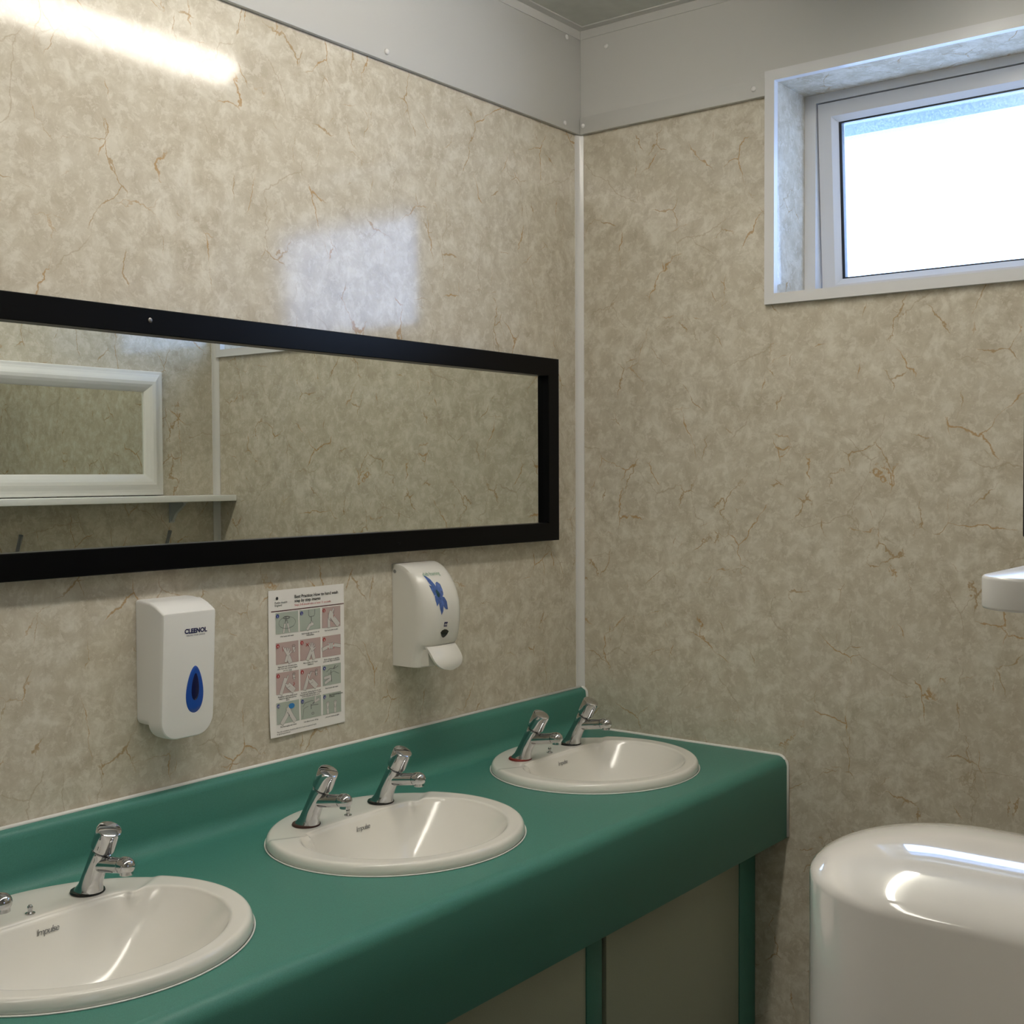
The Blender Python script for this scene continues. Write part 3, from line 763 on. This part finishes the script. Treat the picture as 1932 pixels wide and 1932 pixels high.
petals = [[(985, 650), (915, 560), (862, 490), (835, 375), (905, 388), (968, 430), (1006, 500), (1015, 610)],
          [(995, 620), (1003, 540), (1042, 475), (1092, 452), (1136, 482), (1138, 565), (1112, 648), (1060, 692)],
          [(1005, 650), (930, 655), (868, 675), (846, 600), (830, 520), (900, 535), (975, 575)],
          [(995, 645), (1000, 740), (955, 785), (893, 835), (872, 750), (880, 680), (950, 645)],
          [(960, 650), (1035, 680), (1072, 790), (1055, 885), (1010, 958), (980, 870), (960, 760)],
          [(990, 630), (1060, 668), (1128, 682), (1162, 740), (1170, 860), (1115, 862), (1068, 818), (1015, 750)]]
for p in petals:
    tag(decal([fl(*q) for q in p], 'flower_petal_print', M_FLOWER, d2), 'blue printed petal')
tag(decal([fl(985+42*math.cos(a)*(1.0), 635+58*math.sin(a)) for a in [2*PI*k/16 for k in range(16)]], 'flower_centre_print', M_FLOWERC, d2, 0.0010), 'dark green printed flower centre')
tag(decal([fl(1078, 1060), fl(1165, 1052), fl(1155, 1122), fl(1070, 1130)], 'logo_print', M_NAVY, d2, 0.0007), 'small navy square logo')
tag(decal([fl(1010, 1225), fl(1040, 1190), fl(1100, 1168), fl(1160, 1170), fl(1215, 1192), fl(1185, 1245), fl(1140, 1285), fl(1095, 1302), fl(1050, 1280)], 'level_window', M_SLOT, d2, 0.0008), 'dark oval level window')
def on_d2(bm, cx, cz, name, m, lift=0.0009):
    for v in bm.verts:
        x, z = cx+v.co.x, cz+v.co.y; v.co = Vector((x, d2_front(x, z)-lift, z))
    return obj(name, bm, m, d2)
tag(on_d2(text_bm('deb', 0.0075, 'CENTER', 0.2, 0.01), fl(1117, 1108)[0], fl(1117, 1108)[1], 'logo_text', M_PAPER, 0.0013), 'white letters on the logo')
tag(on_d2(text_bm('deb foaming', 0.0108, 'CENTER', 0.3), fl(1085, 362)[0], fl(1085, 362)[1], 'range_text', M_TEXTG), 'thin green script words')
bm = bmesh.new(); lathe(bm, [(0.0042, 0.0), (0.0042, 0.0008), (0, 0.001)], (EX0, -0.009, 1.277), (-1, 0, 0), 18); tag(obj('lock_hole', bm, M_GREYM, d2), 'grey lock on the side')

# ------------------------------------------------------------------ hand wash poster
PX, PZ = -1.1029, 1.2605                                       # top left corner
po = thing('hand_wash_poster', 'white paper poster of twelve hand washing pictures between the two soap dispensers', 'poster', (0, 0, 0))
PW, PH = 0.21, 0.297
UX, UZ = PW/880.0, PH/1650.0
def pp(u, v): return (PX+u*PW, PZ-v*PH)                        # u,v in 0..1
bm = bmesh.new(); N = 20
def bow(u, v): return -0.0022-0.0010*math.sin(u*PI)-0.0035*max(0, (v-0.75)/0.25)**2*(0.5+0.5*math.cos(u*PI*1.2))
rows = []
for i in range(N+1): rows.append([bm.verts.new((PX+PW*j/N, bow(j/N, i/N), PZ-PH*i/N)) for j in range(N+1)])
for i in range(N):
    for j in range(N): bm.faces.new((rows[i][j], rows[i][j+1], rows[i+1][j+1], rows[i+1][j]))
back = [[bm.verts.new((v.co.x, v.co.y+0.0003, v.co.z)) for v in row] for row in rows]
for i in range(N):
    for j in range(N): bm.faces.new((back[i][j], back[i+1][j], back[i+1][j+1], back[i][j+1]))
for k in range(N):
    for a_, b_, c_, d_ in ((rows[0][k], rows[0][k+1], back[0][k+1], back[0][k]), (rows[N][k], rows[N][k+1], back[N][k+1], back[N][k]),
                           (rows[k][0], rows[k+1][0], back[k+1][0], back[k][0]), (rows[k][N], rows[k+1][N], back[k+1][N], back[k][N])):
        bm.faces.new((a_, b_, c_, d_))
obj('sheet', bm, M_PAPER, po)
def place(bm, x, z, lay):
    for v in bm.verts:
        X, Z = x+v.co.x, z+v.co.y
        u, w = (X-PX)/PW, (PZ-Z)/PH
        v.co = Vector((X, bow(pw(u), pw(w))-0.0006-0.00012*lay, Z))
    return bm
def ptext(s, u, v, size, m, name, parent, align='LEFT', bold=0.0, line=1.0, lay=1, sp=1.0):
    x, z = pp(u, v); bm = place(text_bm(s, size, align, 0, bold, sp, line), x, z, lay); return obj(name, bm, m, parent)
def prect(u0, v0, u1, v1, m, name, parent, lay=0):
    bm = bmesh.new(); n = 6; g = []
    for i in range(n+1):
        g.append([bm.verts.new((u0*PW+(u1-u0)*PW*j/n, -(v0*PH+(v1-v0)*PH*i/n), 0)) for j in range(n+1)])
    for i in range(n):
        for j in range(n): bm.faces.new((g[i][j], g[i][j+1], g[i+1][j+1], g[i+1][j]))
    place(bm, PX, PZ, lay); return obj(name, bm, m, parent)
tag(ptext('Best Practice: How to hand wash\nstep by step images', 0.325, 0.066, 0.0092, M_INK, 'title_text', po, bold=0.018, line=0.92), 'bold black title')
tag(ptext('Steps 3-8 should take at least 15 seconds.', 0.325, 0.121, 0.0061, M_INKR, 'subtitle_text', po), 'red line under the title')
ptext('Public Health\nEngland', 0.075, 0.092, 0.0062, M_INK, 'publisher_text', po, line=0.9)
bm = bmesh.new()
for k, (r, dx) in enumerate(((0.0032, 0),)):
    vs = [bm.verts.new((r*math.cos(2*PI*i/16), r*1.05*math.sin(2*PI*i/16), 0)) for i in range(16)]; bm.faces.new(vs)
place(bm, *pp(0.105, 0.056), 1); tag(obj('crest_mark', bm, M_INK, po), 'small dark round crest')
tag(prect(0.03, 0.140, 0.995, 0.1455, M_RULE, 'rule_line', po, 1), 'dark red rule under the heading')
COLS = [(0.085, 0.372), (0.392, 0.665), (0.690, 0.945)]
ROWS = [(0.155, 0.300), (0.360, 0.507), (0.565, 0.712), (0.770, 0.917)]
CAPT = ['Wet hands with water.', 'Apply enough soap to cover all\nhand surfaces.', 'Rub hands palm to palm.',
        'Right palm over the back of the\nother hand with interlaced fingers\nand vice versa.', 'Palm to palm with fingers\ninterlaced.', 'Backs of fingers to opposing\npalms with fingers interlocked.',
        'Rotational rubbing of left thumb\nclasped in right palm and vice\nversa.', 'Rotational rubbing, backwards and\nforwards with clasped fingers of right\nhand in left palm and vice versa.', 'Rinse hands with water.',
        'Dry thoroughly with towel.', 'Use elbow to turn off tap.', '...and your hands are safe*.']
PINK = {2, 3, 4, 5, 6, 7}
class Draw:
    """line drawing kept to one picture: outlined strokes in picture coordinates 0..1 (x right, y down)."""
    def __init__(s, c0, c1, r0_, r1): s.b = (c0, c1, r0_, r1); s.bm = bmesh.new(); s.lay = 2
    def pt(s, x, y): c0, c1, a, b = s.b; return (PX+(c0+(c1-c0)*x)*PW, PZ-(a+(b-a)*y)*PH)
    def poly(s, pts, mi, lay):
        vs = []
        for X, Z in pts:
            u, w = (X-PX)/PW, (PZ-Z)/PH
            vs.append(s.bm.verts.new((X, bow(pw(u), pw(w))-0.0006-0.00012*lay, Z)))
        f = s.bm.faces.new(vs); f.material_index = mi
    def stroke(s, pts, w, mi, lay):
        P = [Vector(s.pt(*p)) for p in pts]; L_, R2 = [], []
        for i, p in enumerate(P):
            d = (P[min(i+1, len(P)-1)]-P[max(i-1, 0)]).normalized(); nn = Vector((-d.y, d.x))*w/2
            if i == 0: p = p-d*w*0.3
            if i == len(P)-1: p = p+d*w*0.3
            L_.append(p+nn); R2.append(p-nn)
        for i in range(len(P)-1): s.poly([L_[i], L_[i+1], R2[i+1], R2[i]], mi, lay)
    def limb(s, pts, w):
        s.stroke(pts, w+0.0011, 1, s.lay); s.stroke(pts, w, 0, s.lay+1); s.lay += 0.4
    def line(s, pts, w=0.0007, mi=1): s.stroke(pts, w, mi, s.lay+1.5)
    def hand(s, wrist, palm, tips, wa=0.0085, wf=0.0028):
        s.limb([wrist, palm], wa)
        for t in tips: s.limb([palm, t], wf)
    def done(s, parent): return obj('drawing', s.bm, [M_SKIN, M_GREY, M_INKR, M_TOWEL], parent)
def circ(cx, cy, rx, ry, n=20, a0=0, a1=2*PI): return [(cx+rx*math.cos(a0+(a1-a0)*k/n), cy+ry*math.sin(a0+(a1-a0)*k/n)) for k in range(n+1)]
def fill_drawing(i, D):
    if i == 0:
        D.line(circ(0.5, 0.5, 0.37, 0.28)); D.line(circ(0.47, 0.26, 0.13, 0.06), 0.0016); D.line([(0.45, 0.2), (0.45, 0.42)], 0.0022)
        D.limb([(0.34, 0.95), (0.40, 0.55)], 0.004); D.limb([(0.60, 0.95), (0.52, 0.55)], 0.004)
        D.line([(0.40, 0.55), (0.43, 0.38)], 0.0012); D.line([(0.52, 0.55), (0.50, 0.36)], 0.0012)
    elif i == 1:
        D.line([(0.42, 0.03), (0.42, 0.28), (0.48, 0.36), (0.68, 0.34), (0.72, 0.26), (0.72, 0.03)], 0.0011); D.line([(0.55, 0.36), (0.55, 0.55)], 0.0016)
        D.limb([(0.36, 0.95), (0.48, 0.76), (0.62, 0.72)], 0.006); D.limb([(0.55, 0.74), (0.58, 0.58)], 0.002); D.line([(0.48, 0.70), (0.55, 0.55), (0.62, 0.66)])
    elif i == 2:
        D.limb([(0.85, 0.9), (0.62, 0.6), (0.48, 0.36)], 0.011); D.limb([(0.36, 0.97), (0.36, 0.62), (0.46, 0.25)], 0.007)
        D.limb([(0.46, 0.4), (0.62, 0.12)], 0.004); D.line([(0.66, 0.1), (0.60, 0.5)]); D.line([(0.60, 0.46), (0.66, 0.42), (0.62, 0.54)], 0.001, 2); D.line([(0.30, 0.28), (0.36, 0.62), (0.55, 0.74)])
    elif i == 3:
        D.hand((0.62, 0.95), (0.52, 0.66), [(0.30, 0.22), (0.40, 0.28), (0.50, 0.30), (0.58, 0.34), (0.66, 0.46)], 0.010)
        D.limb([(0.42, 0.9), (0.48, 0.7)], 0.006); D.limb([(0.80, 0.48), (0.77, 0.3)], 0.005); D.line(circ(0.77, 0.22, 0.07, 0.05)); D.line([(0.28, 0.2), (0.30, 0.42)], 0.001, 2); D.line([(0.7, 0.55), (0.86, 0.32)])
    elif i == 4:
        D.limb([(0.36, 0.97), (0.52, 0.6)], 0.008); D.limb([(0.66, 0.97), (0.58, 0.6)], 0.008)
        for t in ((0.44, 0.3), (0.52, 0.22), (0.60, 0.24), (0.68, 0.32), (0.72, 0.45)): D.limb([(0.56, 0.6), t], 0.0025)
        D.line([(0.28, 0.2), (0.40, 0.34)], 0.0012, 2); D.line([(0.40, 0.2), (0.28, 0.34)], 0.0012, 2)
    elif i == 5:
        D.limb([(0.02, 0.62), (0.30, 0.52)], 0.007); D.limb([(0.95, 0.56), (0.62, 0.48)], 0.007)
        D.limb([(0.32, 0.5), (0.55, 0.5)], 0.012); D.line([(0.40, 0.34), (0.42, 0.66)]); D.line([(0.50, 0.34), (0.52, 0.66)])
        for x in (0.30, 0.60):
            D.line([(x, 0.40), (x, 0.45)], 0.0018, 2); D.line([(x, 0.58), (x, 0.63)], 0.0018, 2)
    elif i in (6, 7):
        D.limb([(0.20, 0.97), (0.30, 0.65), (0.40, 0.34)], 0.008); D.limb([(0.40, 0.5), (0.52, 0.2)], 0.003); D.limb([(0.74, 0.9), (0.55, 0.68)], 0.012)
        for t in ((0.40, 0.58), (0.42, 0.66), (0.45, 0.72)): D.limb([(0.58, 0.68), t], 0.0026)
        D.limb([(0.78, 0.38), (0.76, 0.2)], 0.004); D.line(circ(0.77, 0.15, 0.06, 0.05)); D.line([(0.70, 0.34), (0.84, 0.34)])
        if i == 6: D.line([(0.76, 0.55), (0.80, 0.62), (0.74, 0.70)], 0.0014, 2)
        else: D.line([(0.40, 0.5), (0.38, 0.36)], 0.001, 2); D.line(circ(0.56, 0.28, 0.12, 0.10, 14, PI, 1.9*PI))
    elif i == 8:
        D.line([(0.20, 0.34), (0.40, 0.20), (0.62, 0.24), (0.85, 0.14)], 0.001); D.line([(0.30, 0.46), (0.60, 0.36), (0.90, 0.52)]); D.line([(0.44, 0.3), (0.48, 0.85)], 0.0014); D.line([(0.60, 0.22), (0.68, 0.1)], 0.002)
        D.limb([(0.10, 0.62), (0.42, 0.58)], 0.006); D.limb([(0.14, 0.86), (0.44, 0.70)], 0.006)
    elif i == 9:
        D.limb([(0.22, 0.97), (0.42, 0.66), (0.52, 0.4)], 0.009); D.limb([(0.78, 0.95), (0.60, 0.6), (0.50, 0.34)], 0.009)
        for t in ((0.50, 0.24), (0.58, 0.28)): D.limb([(0.52, 0.5), t], 0.0028)
        X = circ(0.66, 0.24, 0.12, 0.13, 10); D.poly([Vector(D.pt(x+0.02*math.sin(9*x), y)) for x, y in X[:-1]], 3, D.lay+2)
        D.line([(0.46, 0.5), (0.56, 0.68)], 0.001)
    elif i == 10:
        D.line([(0.08, 0.95), (0.14, 0.5), (0.35, 0.42)], 0.0009); D.line([(0.10, 0.4), (0.22, 0.24), (0.5, 0.18), (0.62, 0.2)], 0.0009); D.line([(0.5, 0.36), (0.5, 0.58)], 0.0018); D.line([(0.5, 0.4), (0.85, 0.42)], 0.0012)
        D.limb([(0.72, 0.04), (0.70, 0.26), (0.88, 0.18)], 0.006); D.line([(0.58, 0.34), (0.66, 0.28)], 0.002); D.line(circ(0.58, 0.80, 0.06, 0.05), 0.001)
    else:
        D.limb([(0.27, 0.95), (0.25, 0.7)], 0.006); D.limb([(0.66, 0.95), (0.66, 0.66)], 0.006)
        for x, c in ((0.25, 1), (0.66, -1)):
            for k in range(4): D.limb([(x, 0.72), (x-0.06+0.045*k, 0.40+0.03*abs(k-1.5))], 0.0016)
for i in range(12):
    (c0, c1), (r0_, r1) = COLS[i % 3], ROWS[i//3]
    pic = prect(c0, r0_, c1, r1, M_PICP if i in PINK else M_PICG, 'picture', po, 0)
    tag(pic, ('pale pink' if i in PINK else 'pale green') + ' hand washing picture')
    D = Draw(c0, c1, r0_, r1); fill_drawing(i, D); D.done(pic)
    bm = bmesh.new(); vs = [bm.verts.new((0.0041*math.cos(2*PI*k/20), 0.0041*math.sin(2*PI*k/20), 0)) for k in range(20)]; bm.faces.new(vs)
    bx_, bz_ = c0+0.022, r0_+0.022
    place(bm, *pp(bx_, bz_), 7); bd = obj('step_badge', bm, M_BADGER if i in PINK else M_BADGEB, pic)
    ptext(str(i+1), bx_, bz_+0.0095, 0.0062, M_PAPER, 'step_number', pic, 'CENTER', 0.01, lay=9)
    ptext(CAPT[i], (c0+c1)/2, r1+0.024, 0.0043, M_INK, 'caption_text', pic, 'CENTER', 0.006, line=0.95, sp=0.93)
ptext('Steps 3-8 should take at least\n15 seconds.', 0.772, 0.787, 0.0039, M_INK, 'note_text', po, bold=0.02, line=0.95, lay=9, sp=0.9)
ptext('*Any skin complaints should be referred to local occupational health\nor general practitioner.', 0.075, 0.972, 0.0042, M_INK, 'footnote_text', po, line=0.95, sp=0.95)

# ------------------------------------------------------------------ hand dryer
hd = thing('hand_dryer', 'large white enamel hand dryer with rounded top at the bottom right', 'hand dryer', (0, 0, 0))
HX0, HX1, HYB, HYF, HZ0, HZ1 = -1.9057, -1.6852, YN+0.001, -1.477, 0.92, 1.2099
def plan(inset, zb=0.0):
    x0, x1, yb, yf = HX0+inset, HX1-inset, HYB, HYF-inset
    r = min(max(0.010, 0.1063-inset*0.5), (x1-x0)/2-0.0015); pts = [(x0, yb), ]
    n = 14
    for k in range(1, 7): pts.append((x0, yb+(yf-r-yb)*k/7))
    for k in range(n+1):
        a = PI-k/n*PI/2; pts.append((x0+r+r*math.cos(a), yf-r+r*math.sin(a)))
    for k in range(1, 8): pts.append((x0+r+(x1-x0-2*r)*k/8, yf))
    for k in range(n+1):
        a = PI/2-k/n*PI/2; pts.append((x1-r+r*math.cos(a), yf-r+r*math.sin(a)))
    for k in range(1, 7): pts.append((x1, yf-r+(yb-yf+r)*k/7))
    pts.append((x1, yb)); return pts
bm = bmesh.new(); rings = [[(x, y, HZ0) for x, y in plan(0.006)], [(x, y, HZ0+0.006) for x, y in plan(0.0)], [(x, y, 1.0) for x, y in plan(0.0)], [(x, y, 1.07) for x, y in plan(0.0)]]
RX, RZ = 0.0961, 0.031
for k in range(0, 25):
    t = k/24*PI/2
    rings.append([(x, y, HZ1-RZ+RZ*math.sin(t)) for x, y in plan(RX*(1-math.cos(t)))])
loft(bm, rings); obj('cover', bm, M_ENAMEL, hd, True, 60)
bm = bmesh.new(); lathe(bm, [(0.034, 0.0), (0.034, 0.03), (0.028, 0.034), (0.026, 0.004)], (-1.787, -1.58, HZ0+0.002), (0, 0, -1), 28); tag(obj('nozzle', bm, M_CHROME, hd, True, 40), 'chrome air nozzle below')

# ------------------------------------------------------------------ white screw caps on the fascia boards
caps = [((-0.758, -0.011, 2.419), (0, -1, 0), 'white dome screw cap on the left fascia, away from the corner'),
        ((-0.075, -0.013, 2.640), (0, -1, 0), 'white dome screw cap on the left fascia near the ceiling corner'),
        ((-0.082, -0.011, 2.415), (0, -1, 0), 'white dome screw cap low on the left fascia, beside the room corner'),
        ((-0.010, -0.094, 2.616), (-1, 0, 0), 'white dome screw cap high on the window wall fascia'),
        ((-0.0135, -0.022, 2.420), (-1, 0, 0), 'white dome screw cap on the window wall strip, right beside the corner'),
        ((-0.0135, -0.521, 2.421), (-1, 0, 0), 'white dome screw cap on the window wall strip, beside the window')]
for k, (c, d, lab) in enumerate(caps):
    bm = bmesh.new(); r = 0.0068; lathe(bm, [(r, 0.0), (r, 0.001)] + [(r*math.cos(t), 0.001+0.0042*math.sin(t)) for t in [PI/2*j/6 for j in range(1, 6)]] + [(0, 0.0052)], c, d, 20)
    tag(obj('screw_cap', bm, M_UPVC, None, True, 50), lab, 'screw cap', 'screw caps on the fascia boards')
